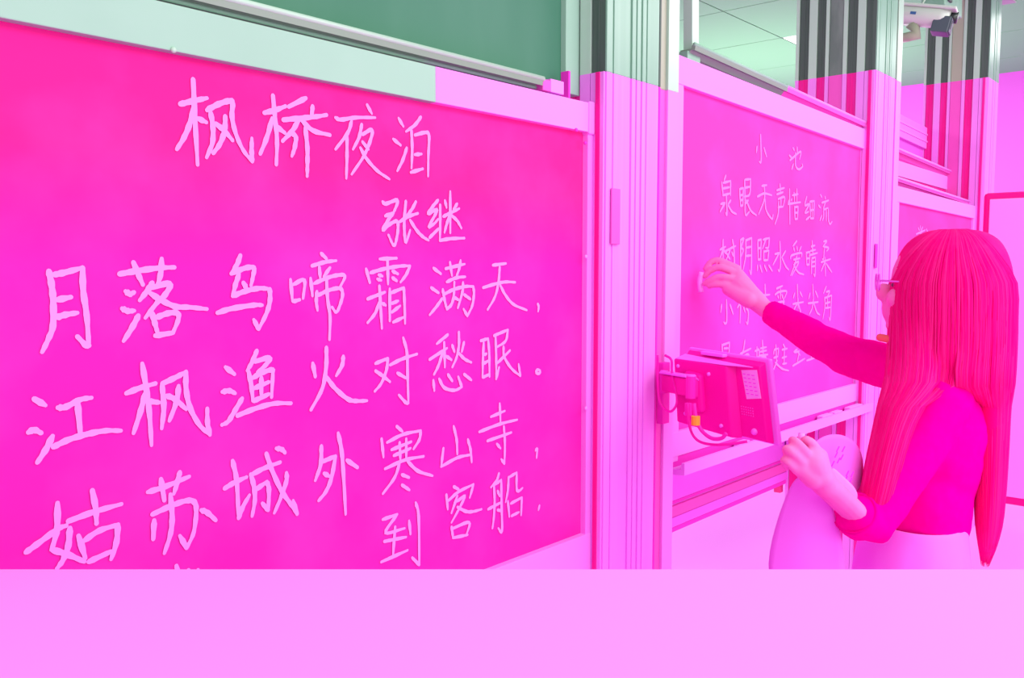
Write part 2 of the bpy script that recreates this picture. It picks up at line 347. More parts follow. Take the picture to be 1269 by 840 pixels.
# ------------------------------------------------------------------ handwriting
CR = dict(A=(210,90,6.0), B=(400,110,6.0), C=(440,210,7.64), D=(30,310,6.0), E=(130,300,5.77), F=(340,300,6.46), G=(500,300,7.0), H=(20,430,5.076),
          I=(260,410,6.345), J=(450,395,5.517), K=(20,570,4.7), L=(260,520,6.0), M=(450,490,5.517), N=(450,580,5.517), O=(880,160,6.46), P=(880,280,6.46), Q=(880,340,6.0), R=(1100,90,4.0))
CH = [
('A','75,235 180,210 275,190;172,50 185,330 205,685;185,230 150,370 105,480 50,570;205,340 270,370;300,290 318,400 315,520 272,630;275,280 360,235 445,210 465,230 460,330 490,460 545,580 610,660/610,660 606,580 608,490;410,325 405,430 370,530 320,600;340,380 400,430 465,505'),
('A','765,170 780,330 795,500 790,685;700,300 780,280 860,250;760,340 720,480 670,605;790,400 855,450;1010,190 880,255;1060,250 1052,325;840,352 960,340 1070,330 1165,315;960,345 910,430 835,510;970,345 1060,430 1190,465;905,450 935,480 925,560 905,620;1005,410 1020,560 1020,680 1018,770'),
('B','325,120 360,185;90,215 130,230 240,215 385,215;210,240 180,330 90,450;175,345 175,500 170,665;285,265 265,360 220,450;290,340 360,305 350,380 300,500 210,635;290,395 335,450;275,440 320,520 400,610 490,672'),
('B','560,220 595,280;520,375 575,420;620,440 590,530 550,610;725,210 680,270 615,318;655,310 660,450 655,590;680,345 760,325 785,350 780,500 778,650;680,490 730,485;650,622 740,595'),
('C','255,305 285,325 395,290 375,370 355,410;280,440 360,410;355,415 300,490 255,575 320,520 390,490 400,560 385,660 365,720 340,690 310,620;475,300 460,480 462,600 475,690 515,575;570,305 530,380 480,440;415,495 500,445 590,415;515,480 580,580 640,640 690,670'),
('C','780,290 730,350 685,420 740,390 770,385 740,450 690,545 740,515 780,470;700,645 785,560;800,335 800,500 797,670/797,672 900,655 1030,650;845,295 860,360;895,210 895,600;960,325 925,380;830,445 900,410 980,370;890,430 860,520 840,595;900,430 960,485 1000,555'),
('D','180,155 200,260 212,380 210,560 175,660 130,755;220,182 300,165 430,130/430,130 435,300 460,480 475,690/475,690 460,710 390,640;235,370 345,348;235,500 300,480 390,465'),
('E','100,228 230,205 380,185 495,180;200,145 230,220 268,305;402,120 395,220 370,320;145,352 175,370 205,358;120,475 160,492 205,490;235,525 190,610 130,705;335,290 300,345 245,415;330,325 460,295 430,370 370,430 285,540;320,365 400,415 500,460 600,465 725,478;330,500 350,570 370,640;360,540 440,510 510,505 520,550 480,650;355,668 480,648'),
('E','965,95 940,160 900,225/900,225 1000,185 1060,185 1055,240 1040,310;955,230 930,300 910,385/910,385 1000,350 1100,330 1175,335/1175,335 1175,420 1150,510 1095,620/1095,620 1060,555;985,290 1010,330;800,505 900,475 1060,450 1120,450'),
('F','125,300 140,470;145,340 235,305 225,450;145,475 200,460;370,90 415,135;295,190 400,160 490,148;355,200 362,285;440,205 390,275;285,290 300,430;315,330 420,285 500,265 560,270 520,360;335,395 330,470 340,545;345,425 430,385 520,370 540,420 520,500 490,560 455,520;412,300 420,450 440,600 435,780'),
('F','840,135 975,128;730,215 760,325;765,245 870,215 1000,192 1080,190/1080,190 1050,260 1005,320;900,130 905,335;830,262 860,272;820,295 850,305;940,232 985,255;940,285 975,310;740,455 880,400;835,350 845,520 855,690;835,480 800,570 740,645;860,490 885,505;918,375 918,630;930,405 1030,365/1030,365 1035,480 1040,650;935,490 985,470;935,560 1000,510;945,640 1030,600'),
('G','255,225 320,275;235,395 300,440;330,490 280,560 222,630;360,230 525,190;398,175 415,290;490,160 480,220 455,295;370,345 450,310 530,300;335,410 350,500 370,580/370,580 410,540 430,460 435,345;350,450 430,410 530,385 600,385/600,385 605,450 590,550 548,640/548,640 515,580;510,350 505,430 465,570;435,480 470,500;520,455 575,495'),
('G','770,200 885,185;830,215 820,340 790,470 725,585;685,395 800,360 880,345 965,348;835,375 880,460 950,540 1065,590'),
('G','1160,535 1168,560 1163,600'),
('H','110,325 180,365;75,535 110,520 155,540;225,560 185,640 130,725;260,380 310,375 400,330 470,318;383,350 400,540;230,627 330,580 450,545 560,525 655,525'),
('H','690,290 780,255 875,228;790,105 815,260 835,420 848,615;808,290 780,400 735,540;830,340 895,348;915,240 925,380 912,510;915,230 1000,190 1065,155/1065,155 1065,260 1090,380 1150,490 1215,550/1215,550 1200,480 1198,385;1018,245 1005,340 960,462;945,305 1000,330 1065,390'),
('I','120,285 190,340;95,478 150,470 195,490;250,530 190,630 140,710 90,738;365,155 330,240 290,310;350,240 465,210 440,260 370,325;300,320 320,420 335,550;330,370 400,330 480,305 490,330 480,520;345,450 460,400;400,365 400,500;340,550 460,495;210,665 350,610 500,570 635,568'),
('I','805,255 825,360;1045,200 1035,270 990,350;912,130 910,280 880,450 790,620;915,365 980,450 1080,535 1150,550 1230,548'),
('J','80,305 165,270/165,270 155,350 120,440 75,495;80,355 130,390 180,430;180,315 260,275 365,240;270,130 295,230 300,400 305,575/305,575 285,570 240,520;230,370 290,405'),
('J','575,108 500,170;450,278 570,200;550,160 555,330;540,230 510,320 480,380;565,255 600,280;605,180 620,225;685,160 670,225;650,90 650,180 635,260 605,330;650,235 690,275 735,298;475,420 482,490;515,410 550,470 620,488 670,465/670,465 645,395;575,380 605,425;685,378 735,418'),
('J','800,150 850,135/850,135 858,240 860,395;820,160 815,280 812,400;825,245 840,238;820,305 855,285;815,400 855,380;890,115 985,75/985,75 970,150 915,190;900,115 905,260 905,410/905,410 925,330;915,300 1000,215;955,190 960,260 1010,340 1070,390/1070,390 1058,310'),
('J','1193,346 1181,354 1181,368 1193,374 1205,368 1205,354 1193,346'),
('K','238,250 235,400 205,520/205,520 300,550 395,590;310,395 300,500 270,580 235,630;55,535 130,480 240,400 290,380;300,355 450,300 610,255;440,175 460,280 465,370;360,440 400,570;390,470 480,410 590,375/590,375 580,480 550,575;420,590 550,530'),
('K','765,185 860,155 1005,95;840,110 860,235;950,70 935,130 915,195;790,315 900,265 990,235 1035,245 1045,300 1030,420 990,510/990,510 950,440;895,200 905,330 895,430 860,540;1075,290 1110,305 1160,350;800,350 795,460'),
('L','165,305 195,450 210,730/210,730 240,650 290,560;105,510 180,465 270,425;300,405 325,500 330,600 310,715;300,410 410,355 520,315;335,520 420,460/420,460 435,520 430,670/430,670 385,620;415,250 460,380 530,530 600,630 645,700/645,700 615,600;565,395 565,450 530,560 475,690;490,212 530,220 555,245'),
('L','825,195 820,330 780,450;835,310 930,270/930,270 900,430 860,530 805,600;845,398 885,420;950,100 975,230 990,420 1005,700;1015,300 1095,355'),
('M','225,210 265,245;122,295 135,420;160,320 270,265 390,240/390,240 380,300 340,365;190,370 325,315;205,410 320,360;245,320 250,440;290,295 290,430;145,500 280,440 410,415;245,460 210,560 130,670;300,450 370,515 470,548;260,540 310,560;260,610 312,645'),
('M','545,360 530,485/530,485 640,425 725,405;615,210 635,300 640,400;712,300 730,370 738,455'),
('M','870,145 965,105;930,55 935,180;790,248 930,195 1050,165;845,310 1010,252;958,210 965,330 962,465/962,465 940,435;910,330 935,360'),
('M','1175,375 1186,365 1182,425'),
('N','130,350 230,315;225,320 150,440 280,410;140,500 290,470;215,400 200,600;120,640 300,560;310,360 320,450;355,235 375,330 380,660/380,660 330,610'),
('N','615,125 650,145;565,180 575,280;580,220 650,160 750,110/750,110 725,200;640,190 600,305;640,225 690,190 660,260 600,370;640,265 700,295 750,295 805,280;600,400 610,470;610,410 720,370 700,460;610,475 710,455'),
('N','925,35 910,80 870,130;890,110 895,220 890,330 880,410;900,110 940,80/940,80 942,240 945,430 920,410;915,155 930,190;850,280 935,235;915,285 940,290;990,60 985,150 970,230;995,60 1045,30/1045,30 1045,140 1060,155 1085,135;985,225 995,330;1005,240 1080,200/1080,200 1075,320;1010,325 1060,300'),
('N','1202,255 1195,285'),
('K','930,615 955,710;1055,640 1025,710;880,760 1100,720;1000,640 1005,900'),
]
CH2 = [
('O','400,45 405,200 402,265 390,260;372,140 367,185;428,150 448,220'),
('O','660,150 670,170;630,210 652,232;650,320 662,280;635,250 720,180 712,240;692,145 695,200;680,190 680,290 705,322 735,300 732,280'),
('O','122,372 108,410;88,425 100,530;100,430 160,415/160,415 158,530;100,475 150,465;98,530 155,515;125,530 130,680 120,670;80,600 115,590/115,590 75,660;160,570 140,600;140,610 170,660 205,680'),
('O','232,480 240,615;235,480 262,470/262,470 258,610;240,530 258,525;240,570 258,565;240,615 258,610;275,405 320,400/320,400 312,520 270,540;272,410 275,550 278,685 310,660;275,470 315,460;300,570 275,600;285,570 320,650 365,690'),
('O','410,455 450,448;375,540 430,515 490,530;430,460 430,560 385,680;435,560 445,650 490,718 500,685'),
('O','555,440 558,500;530,490 590,470;530,522 580,505;540,560 592,545 580,620;545,580 540,680 515,760;562,555 562,615;540,625 580,620'),
('O','632,480 635,760;622,590 628,570;645,570 650,560;655,530 700,520;668,510 672,580;690,480 690,580;620,600 720,585;672,620 675,720;675,625 700,620/700,620 695,720;675,670 695,668;675,720 695,718'),
('O','770,540 755,610 790,600 755,670 785,660;765,725 795,700;795,580 800,715;797,580 830,575/830,575 825,715;800,650 825,645;812,580 812,710;800,715 825,715'),
('O','880,525 890,545;865,610 880,630;875,730 890,690;915,540 920,560;890,590 945,570;920,580 905,640 940,630;905,650 905,700 895,730;925,650 925,735;942,640 942,720 955,760 972,740'),
('P','75,190 120,165;100,110 100,280;98,190 75,260;105,190 120,220;120,200 155,190 125,270;125,215 155,265;155,180 200,160;175,110 185,180 190,310 180,300;170,210 180,240'),
('P','240,110 240,330;240,115 265,100 245,170 262,190 245,240;282,110 280,240 260,350;285,115 328,95/328,95 325,370 312,355;285,175 325,165;285,240 325,235'),
('P','378,115 380,270;380,115 405,108/405,108 400,260;380,180 400,175;380,270 402,265;420,110 470,95/470,95 462,170 440,175;440,110 415,180;425,200 425,275;428,205 465,195/465,195 458,270;425,275 458,272;375,315 372,355;395,315 410,368;430,315 448,360;465,315 492,360'),
('P','555,125 560,300 550,360 540,350;515,225 550,215/550,215 500,310;600,200 570,250;570,250 600,320 625,350'),
('P','690,120 660,160;665,175 672,200;690,165 695,195;725,165 710,200;640,260 650,235 725,215 728,245;665,270 715,258;690,240 670,320 640,395;670,300 705,290 650,395;665,310 700,370 745,388'),
('P','765,210 770,310;768,215 795,205/795,205 790,310;770,260 790,258;770,310 790,308;805,165 835,155;812,120 818,230;800,200 840,190;790,235 855,215;810,255 805,380;812,258 838,250/838,250 835,395 825,385;812,290 835,285;812,325 835,320'),
('P','905,125 930,120 900,165;905,165 945,175 930,200;910,180 905,260 895,265;885,290 960,265;915,250 920,400;915,290 885,360;925,300 970,370'),
('Q','118,190 120,340 108,365 98,355;82,225 75,280;145,225 168,295'),
('Q','150,120 230,100;175,95 178,130;205,90 205,125;200,245 220,225 218,360;215,190 290,170;245,240 255,280;265,250 280,280 275,365 265,355'),
('Q','405,75 410,240;350,160 440,150;405,160 360,230'),
('Q','490,105 535,85;480,150 510,130 565,125 550,175;520,110 520,180;500,160 505,175;530,150 548,205;500,210 540,205 545,260;500,215 505,265;520,260 525,300;490,310 560,290'),
('Q','645,75 648,180;625,140 615,175;665,130 682,165;612,220 690,205;650,180 650,250;648,210 620,260;655,225 672,290'),
('Q','760,75 765,180;740,140 730,180;780,125 798,170;725,215 800,205;765,180 755,250 735,295;768,215 790,280 812,300'),
('Q','860,90 840,140;860,130 885,125 870,160;848,170 850,240 835,330;850,175 900,155/900,155 890,330 880,320;855,215 890,205;855,250 890,245;868,165 868,250'),
('Q','85,520 90,600;88,525 140,505/140,505 135,600;100,550 130,548;90,600 135,595;70,640 160,620;115,600 118,720'),
('Q','255,490 240,575 200,640;220,590 300,550;240,610 242,720;240,610 285,600 280,720;245,640 280,635;245,670 280,665'),
('Q','345,540 345,650;330,570 360,560 358,610 332,620;385,490 392,600;370,550 415,540;370,575 415,565;360,605 425,595;375,620 375,720;375,622 410,615 408,710;378,650 405,645'),
('Q','485,525 490,650;470,590 475,560 505,550/505,550 500,610;470,620 500,610;495,640 475,690 455,735;540,520 555,550;530,560 570,550;548,560 545,665;530,620 565,610;535,665 565,660;480,655 530,700 580,715'),
('Q','620,575 645,555;625,580 660,570;650,575 665,600;655,600 645,645;610,680 660,650 700,625'),
('Q','745,560 750,630;750,595 780,585;715,640 790,615'),
]
CH3 = [('R', '160,760 165,800;150,770 156,782;172,765 166,780;140,800 185,780;160,800 150,825;165,800 180,812;190,775 200,800')]
def write(chars, Y, width, m, parent, rnd=.12):
    w0 = width
    for k, (cr, s) in enumerate(chars):
        width = w0*(.82 if cr in 'BCFGJMN' and m is chalk_w else 1); ox, oy, sc = CR[cr]; bm = bmesh.new(); q = 0
        for grp in s.split(';'):
            for seg in grp.split('/'):
                pts = [at(ox+float(a)/sc, oy+float(b)/sc, Y) for a, b in (p.split(',') for p in seg.split())]
                P = spline([(p.x, p.z, 0) for p in pts], 5); n = len(P); q += 1
                yy = Y-.0016-.00004*(q+k % 3)
                L = []; R = []
                for i, p in enumerate(P):
                    t = (P[min(i+1, n-1)]-P[max(i-1, 0)]); t.normalize(); nn = Vector((-t.y, t.x, 0))
                    f = i/(n-1); ww = width*.5*(1.02-.32*max(0, f-.55)/.45)*(1+rnd*math.sin(i*1.7+k+q))
                    if i == 0: ww *= .8
                    yi = yy-.000012*i; L.append(bm.verts.new((p.x+nn.x*ww, yi, p.y+nn.y*ww))); R.append(bm.verts.new((p.x-nn.x*ww, yi, p.y-nn.y*ww)))
                for i in range(n-1): bm.faces.new((L[i], L[i+1], R[i+1], R[i]))
                for p, A, B, s2, wd in ((P[0], L, R, -1, .8), (P[-1], L, R, 1, .7)):      # rounded ends
                    i = 0 if s2 < 0 else n-1; t = (P[1]-P[0] if s2 < 0 else P[-1]-P[-2]).normalized()
                    cap = []
                    h = width*.5*wd
                    for a in (45, 90, 135):
                        a = math.radians(a); nn = Vector((-t.y, t.x, 0)); v = nn*math.cos(a)*h+t*s2*math.sin(a)*h; cap.append(bm.verts.new((p.x+v.x, yy, p.y+v.y)))
                    bm.faces.new([A[i]]+cap+[B[i]])
        link('chalk_character', bm, m, parent)
write(CH, YB, .0092, chalk_w, b1)
write(CH2, YB, .0080, chalk_w2, b3, .08)
write(CH3, YB, .009, chalk_w2, b5, .08)

# ------------------------------------------------------------------ chalk lying in the ledge of the right board
for k, (x, l, lab) in enumerate(((2.62, .07, 'short stick of pale chalk'), (3.30, .10, 'long pale board rubber'), (3.42, .08, 'pale chalk stick'), (3.58, .14, 'longest pale block of chalk'))):
    bm = bmesh.new(); bx(bm, x, x+l, YB-.045, YB-.02, .915, .937, bev=.003)
    tag(link('chalk_piece', bm, chalk_body, None), lab+' on the ledge under the smaller poem board, '+('leftmost', 'second from left', 'third from left', 'rightmost')[k], 'chalk', 'chalk pieces on the ledge')

# ------------------------------------------------------------------ monitor on its swivel arm
def quad3(bm, a, b, c, d, off, bev=.003):
    """slab with face a,b,c,d (clockwise from top left) and thickness vector off"""
    return hexa(bm, [d, c, c+off, d+off, a, b, b+off, a+off], bev)
tl, tr = 2.42, 2.22
A_, B_, C_, D_ = ct(853, 430, tl), ct(954, 445, tr), ct(966, 553, tr), ct(858, 527, tl)
nrm = (B_-A_).cross(D_-A_).normalized()
if nrm.dot(FW) < 0: nrm = -nrm
mon = thing('monitor', 'small touch monitor on a swivel arm, its dark pink back and sticker toward us', 'monitor', (A_+B_+C_+D_)/4)
bm = bmesh.new(); quad3(bm, A_, B_, C_, D_, nrm*.014, .004); link('bezel', bm, mon_pale, mon)
def onm(u, v, h=0):     # point on the monitor's back, h toward us
    return A_.lerp(B_, u).lerp(D_.lerp(C_, u), v)-nrm*h
bm = bmesh.new(); hexa(bm, [onm(.02,.97,.0), onm(.93,.985,.0), onm(.93,.985,-.002), onm(.02,.97,-.002)]*0 or [onm(.03,.95,.022), onm(.93,.96,.022), onm(.95,.985,.0), onm(.01,.98,.0), onm(.03,.10,.022), onm(.93,.09,.022), onm(.95,.04,.0), onm(.01,.03,.0)], .003); link('back_shell', bm, mon_dark, mon)
bm = bmesh.new(); hexa(bm, [onm(-.01,.93,.060), onm(.60,.985,.045), onm(.66,.985,.02), onm(.0,.93,.02), onm(-.01,.135,.060), onm(.60,.125,.045), onm(.66,.12,.02), onm(.0,.10,.02)], .004); link('electronics_box', bm, mon_dark, mon)
bm = bmesh.new(); hexa(bm, [onm(.0,.135,.056), onm(.60,.125,.045), onm(.86,.115,.023), onm(.03,.085,.023), onm(.0,.128,.056), onm(.60,.118,.045), onm(.86,.105,.023), onm(.03,.075,.023)], 0); link('top_chamfer', bm, mon_pale, mon)
bm = bmesh.new(); hexa(bm, [onm(.22,.06,.02), onm(.50,.055,.02), onm(.50,.055,.0), onm(.22,.06,.0), onm(.22,.015,.02), onm(.50,.015,.02), onm(.50,.015,.0), onm(.22,.015,.0)], .002); link('handle_recess', bm, mon_pale, mon)
stk = None
bm = bmesh.new(); hexa(bm, [onm(.75,.50,.0235), onm(.915,.46,.0235), onm(.915,.46,.022), onm(.75,.50,.022), onm(.72,.165,.0235), onm(.90,.135,.0235), onm(.90,.135,.022), onm(.72,.165,.022)], 0); stk = link('sticker', bm, sticker_m, mon)
bm = bmesh.new()
for i in range(6):
    for j in range(3):
        u0 = .735+j*.05+i*.004; v0 = .20+i*.045
        hexa(bm, [onm(u0,v0+.012,.0242), onm(u0+.032,v0+.010,.0242), onm(u0+.032,v0+.010,.0238), onm(u0,v0+.012,.0238), onm(u0,v0,.0242), onm(u0+.032,v0-.002,.0242), onm(u0+.032,v0-.002,.0238), onm(u0,v0,.0238)])
link('sticker_print', bm, ink_m, stk)
for u, v, h in ((.04,.22,.058), (.40,.26,.05), (.10,.80,.058), (.50,.86,.05)):
    bm = bmesh.new(); ellip(bm, onm(u, v, h), (.0055, .0055, .0055), n=6); link('screw', bm, mon_pale, mon, True)
bm = bmesh.new(); ellip(bm, onm(.80,.87,.022), (.009, .009, .009), n=6); link('round_button', bm, mon_pale, mon, True)
bm = bmesh.new()
for i in range(6):
    for j in range(4): ellip(bm, onm(.68+.025*i, .60+.03*j, .022), (.0022, .0022, .0022), n=4)
v = link('vent_holes', bm, line_pink, mon)
bm = bmesh.new(); hexa(bm, [onm(.16,.72,.075), onm(.34,.74,.07), onm(.34,.74,.045), onm(.16,.72,.05), onm(.16,.25,.075), onm(.34,.27,.07), onm(.34,.27,.045), onm(.16,.25,.05)], .008); link('mounting_plate', bm, mon_dark, mon)
arm = thing('swivel_bracket', 'jointed pink swivel arm holding the monitor to the fluted column', 'bracket', at(824, 478, YF-.01))
J0 = ct(823, 474, 2.42); J1 = ct(856, 480, 2.28); J2 = onm(.24, .48, .08)
box('wall_plate', mon_mid, arm, 2.10, 2.135, YF-.02, YF-.0, 1.07, 1.24)
def flatbar(name, a, b, hz, th, m, par):
    d = (b-a).normalized(); s = Vector((0, 0, 1)).cross(d).normalized()*th; u = Vector((0, 0, hz))
    bm = bmesh.new(); hexa(bm, [a-s-u, b-s-u, b+s-u, a+s-u, a-s+u, b-s+u, b+s+u, a+s+u], .003); return link(name, bm, m, par)
flatbar('arm_link', J0, J1, .023, .010, mon_dark, arm)
s1 = flatbar('arm_top', J0+Vector((0, 0, .028)), J1+Vector((0, 0, .028)), .003, .017, mon_pale, arm)
flatbar('arm_link', J1, J2+nrm*.02, .022, .012, mon_mid, arm)
flatbar('arm_top', J1+Vector((0, 0, .025)), J2+Vector((0, 0, .025))+nrm*.02, .003, .014, mon_pale, arm)
for p, r in ((J0, .012), (J1, .013)):
    bm = bmesh.new(); tube(bm, [p-Vector((0, 0, .028)), p+Vector((0, 0, .029))], r, 14); link('joint', bm, mon_mid, arm)
    bm = bmesh.new(); tube(bm, [p+Vector((0, 0, .029)), p+Vector((0, 0, .033))], r*.9, 14); link('joint_cap', bm, mon_pale, arm)
def cable(name, pts, r, m, label, g):
    bm = bmesh.new(); tube(bm, spline(pts, 8), r, 8); return tag(link(name, bm, m, None, True), label, 'cable', g)
cable('cable', [ct(824, 440, 2.36), ct(832, 446, 2.35), ct(833, 462, 2.35), ct(839, 495, 2.33), ct(833, 509, 2.34), ct(824, 507, 2.36), ct(817, 495, 2.38), ct(815, 470, 2.38), ct(815, 440, 2.38)], .0035, cable_m, 'looped dark pink cable hanging beside the swivel arm on the column', None)
cb = cable('cable', [ct(852, 500, 2.25), ct(854, 525, 2.24), ct(860, 541, 2.22), ct(872, 549, 2.2), ct(895, 551, 2.16), ct(926, 547, 2.14)], .0035, cable_m, 'dark pink cable curving under the small monitor', None)
cable('cable', [ct(860, 500, 2.22), ct(863, 520, 2.21), ct(870, 534, 2.2), ct(882, 543, 2.17), ct(894, 543, 2.15), ct(900, 537, 2.14)], .005, mon_mid, 'short thick pale pink cable with the yellow band under the monitor', None)
p = ct(862, 521, 2.205); bm = bmesh.new(); tube(bm, [p+Vector((0, 0, .011)), p-Vector((0, 0, .011))], .011, 10); tag(link('cable_tag', bm, yellow_m, None), 'yellow band wrapped round the cables under the monitor', 'tag')
bm = bmesh.new(); bx(bm, -.006, .006, -.008, .008, -.016, .016, bev=.002); o = link('connector', bm, mon_mid, None); o.location = ct(853, 507, 2.26); tag(o, 'small dark plug hanging just below the arm joint', 'plug')

# ------------------------------------------------------------------ security camera
T = 4.15
cc = ct(1150, 24, T)
ax = (RT*.80-FW*.50-UP*.27).normalized(); sd = ax.cross(UP).normalized(); tp = sd.cross(ax).normalized()
R3 = Matrix((ax, sd, tp)).transposed()
def loc(a, b, c): return cc+ax*a+sd*b+tp*c
sec = thing('security_camera', 'white bullet security camera with dark hood, high beside the middle guide column', 'camera', cc)
bm = bmesh.new(); tube(bm, [loc(-.16, 0, .01), loc(-.14, 0, .012), loc(.05, 0, .012), loc(.085, 0, .006)], [.04, .048, .048, .040], 20); link('housing', bm, cam_white, sec, True)
def obox(name, m, par, a0, a1, b0, b1, c0, c1, bev=.004):
    bm = bmesh.new(); hexa(bm, [loc(a0,b0,c0), loc(a1,b0,c0), loc(a1,b1,c0), loc(a0,b1,c0), loc(a0,b0,c1), loc(a1,b0,c1), loc(a1,b1,c1), loc(a0,b1,c1)], bev); return link(name, bm, m, par)
obox('sun_shield', cam_white, sec, -.17, .115, -.052, .052, .042, .056)
obox('hood', cam_dark, sec, .03, .105, -.042, .042, -.062, .012)
obox('front_plate', cam_dark, sec, .105, .110, -.036, .036, -.056, .008)
bm = bmesh.new(); tube(bm, [loc(.08, -.03, .026), loc(.118, -.03, .026)], .026, 18); link('lens', bm, cam_black, sec, True)
obox('slot', cam_black, sec, .109, .112, .012, .022, -.04, -.004, .001)
obox('side_print', blue_m, sec, -.075, -.05, .046, .0495, .004, .016, .0)
obox('side_print', blue_m, sec, -.075, -.05, -.0495, -.046, .004, .016, .0)
bm = bmesh.new(); tube(bm, [loc(-.06, 0, -.03), loc(-.03, .0, -.075), loc(-.10, .0, -.10)], [.03, .028, .022], 14); link('swivel_joint', bm, cam_tan, sec, True)
bm = bmesh.new(); tube(bm, [loc(-.10, 0, -.07), loc(-.19, .0, -.09)], .024, 12); link('bracket_foot', bm, cam_dark, sec, True)
bm = bmesh.new(); tube(bm, spline([loc(-.05, 0, .05), loc(-.02, 0, .13), loc(.03, 0, .10), loc(.05, 0, .2)], 6), .004, 8); link('lead', bm, cam_white, sec, True)
jb = thing('junction_box', 'grey green mounting box above the security camera', 'box', ct(1165, 8, 4.35))
bm = bmesh.new(); c0 = ct(1168, 4, 4.4); bx(bm, c0.x-.14, c0.x+.16, c0.y-.05, c0.y+.06, c0.z-.05, c0.z+.16, bev=.006); link('body', bm, col_green, jb)
bm = bmesh.new(); bx(bm, c0.x-.10, c0.x-.05, c0.y-.06, c0.y-.05, c0.z-.02, c0.z+.03, bev=.002); link('cover', bm, groove_dark, jb)
bm = bmesh.new(); bx(bm, 5.40, 5.86, 1.25, 1.6, 3.02, 3.16, bev=.004); tag(link('cable_duct', bm, rail_grey, None), 'grey duct under the ceiling over the farthest guide column', 'duct')

# ------------------------------------------------------------------ large display on the right
t = thing('display', 'large white display with rounded dark pink frame at the right edge', 'display', (3.5, .2, .6))
yl = .825; yr = -.75
bm = bmesh.new(); bx(bm, 3.50, 3.53, yr, yl, .66, 1.765, bev=.012); link('frame', bm, screen_frame, t)
bm = bmesh.new(); bx(bm, 3.494, 3.502, yr+.02, yl-.022, .69, 1.742, bev=.003); link('screen', bm, screen_m, t)
for y in (yl-.35, yr+.35):
    bm = bmesh.new(); bx(bm, 3.53, 3.57, y-.03, y+.03, .03, 1.2, bev=.003); link('stand_post', bm, screen_frame, t)
    bm = bmesh.new(); bx(bm, 3.25, 3.8, y-.03, y+.03, 0, .035, bev=.003); link('stand_foot', bm, screen_frame, t)

# ------------------------------------------------------------------ tabletop nearest the viewer
FH = Vector((math.cos(YAW), math.sin(YAW), 0))
d = ray(634.5, 704); te = 1.03; zt = H+d.z*te; te_h = (d*te).dot(FH)
tb = thing('tall_desk', 'plain pale pink tall desk filling the bottom of the view', 'desk', EYE*0+FH*(te_h-.2))
def deskbox(name, m, a0, a1, b0, b1, z0, z1, bev=.004):
    bm = bmesh.new(); P = lambda a, b, z: Vector((0, 0, z))+FH*a+RT*b
    hexa(bm, [P(a0,b0,z0), P(a0,b1,z0), P(a1,b1,z0), P(a1,b0,z0), P(a0,b0,z1), P(a0,b1,z1), P(a1,b1,z1), P(a1,b0,z1)], bev); link(name, bm, m, tb)
deskbox('desktop', pale, te_h-.36, te_h, -.68, .80, zt-.025, zt)
deskbox('front_board', panel_pink, te_h-.05, te_h-.03, -.62, .74, .2, zt-.025)
for a in (te_h-.33, te_h-.08):
    for b in (-.62, .70): deskbox('leg', pale, a, a+.04, b, b+.04, 0, zt-.025)

# ------------------------------------------------------------------ the person at the board
hip = ct(1128, 700, 2.05)
per = thing('person', 'person with long straight hair in dark magenta sweater, raised arm chalking the smaller board', 'person', (hip.x, hip.y, 0))
fd = (-RT*.95+Vector((FW.x, FW.y, 0))*.30).normalized(); fd.z = 0; fd.normalize()      # facing
lf = Vector((-fd.y, fd.x, 0))                                                        # to the person's left
RP = Matrix((fd, lf, Vector((0, 0, 1)))).transposed()
neck = ct(1152, 440, 2.08); chest = ct(1152, 540, 2.07); waist = ct(1138, 625, 2.06)
LS, LE, LW = ct(1164, 506, 1.95), ct(1074, 650, 1.87), ct(1024, 601, 1.77)
RS, RE, RW = ct(1128, 462, 2.18), ct(1044, 438, 2.36), ct(948, 383, 2.56)
head = ct(1152, 353, 2.06)
foot_z = .0
hl = hip+lf*.07; hr = hip-lf*.07
kl = Vector((hl.x, hl.y, .46))+fd*.03; kr = Vector((hr.x, hr.y, .46))+fd*.04
al = Vector((hl.x, hl.y, .08)); ar = Vector((hr.x, hr.y, .08))
bm = bmesh.new()
ellip(bm, chest, (.095, .145, .20), RP); ellip(bm, waist, (.09, .125, .15), RP); ellip(bm, hip, (.10, .135, .12), RP)
capsule(bm, [chest+Vector((0, 0, .12)), neck, ct(1148, 400, 2.07)], [.07, .052, .048])
capsule(bm, [chest+Vector((0, 0, .13))+lf*.05, LS], [.06, .048]); capsule(bm, [chest+Vector((0, 0, .14))-lf*.05, RS], [.06, .045])
capsule(bm, [LS, LE, LW], [.046, .037, .026]); capsule(bm, [RS, RE, RW], [.043, .036, .0245])
for a, k_, n_ in ((hl, kl, al), (hr, kr, ar)):
    capsule(bm, [a-Vector((0, 0, .03)), k_, n_], [.068, .050, .034]); capsule(bm, [n_+Vector((0, 0, -.04)), n_+fd*.13+Vector((0, 0, -.05))], [.032, .026])
# head with face
ellip(bm, head+Vector((0, 0, .01)), (.084, .070, .098), RP); ellip(bm, head+fd*.036+Vector((0, 0, -.055)), (.066, .055, .06), RP)
ellip(bm, head+fd*.07+Vector((0, 0, -.095)), (.022, .026, .018), RP)      # chin
ellip(bm, head+fd*.098+Vector((0, 0, -.018)), (.018, .013, .022), RP)       # nose
ellip(bm, head+fd*.085+Vector((0, 0, -.058)), (.012, .024, .008), RP)       # lips
for s in (-1, 1):
    ellip(bm, head+lf*s*.074+Vector((0, 0, -.005)), (.014, .008, .028), RP)
    ellip(bm, head+fd*.068+lf*s*.036+Vector((0, 0, -.03)), (.028, .025, .026), RP)
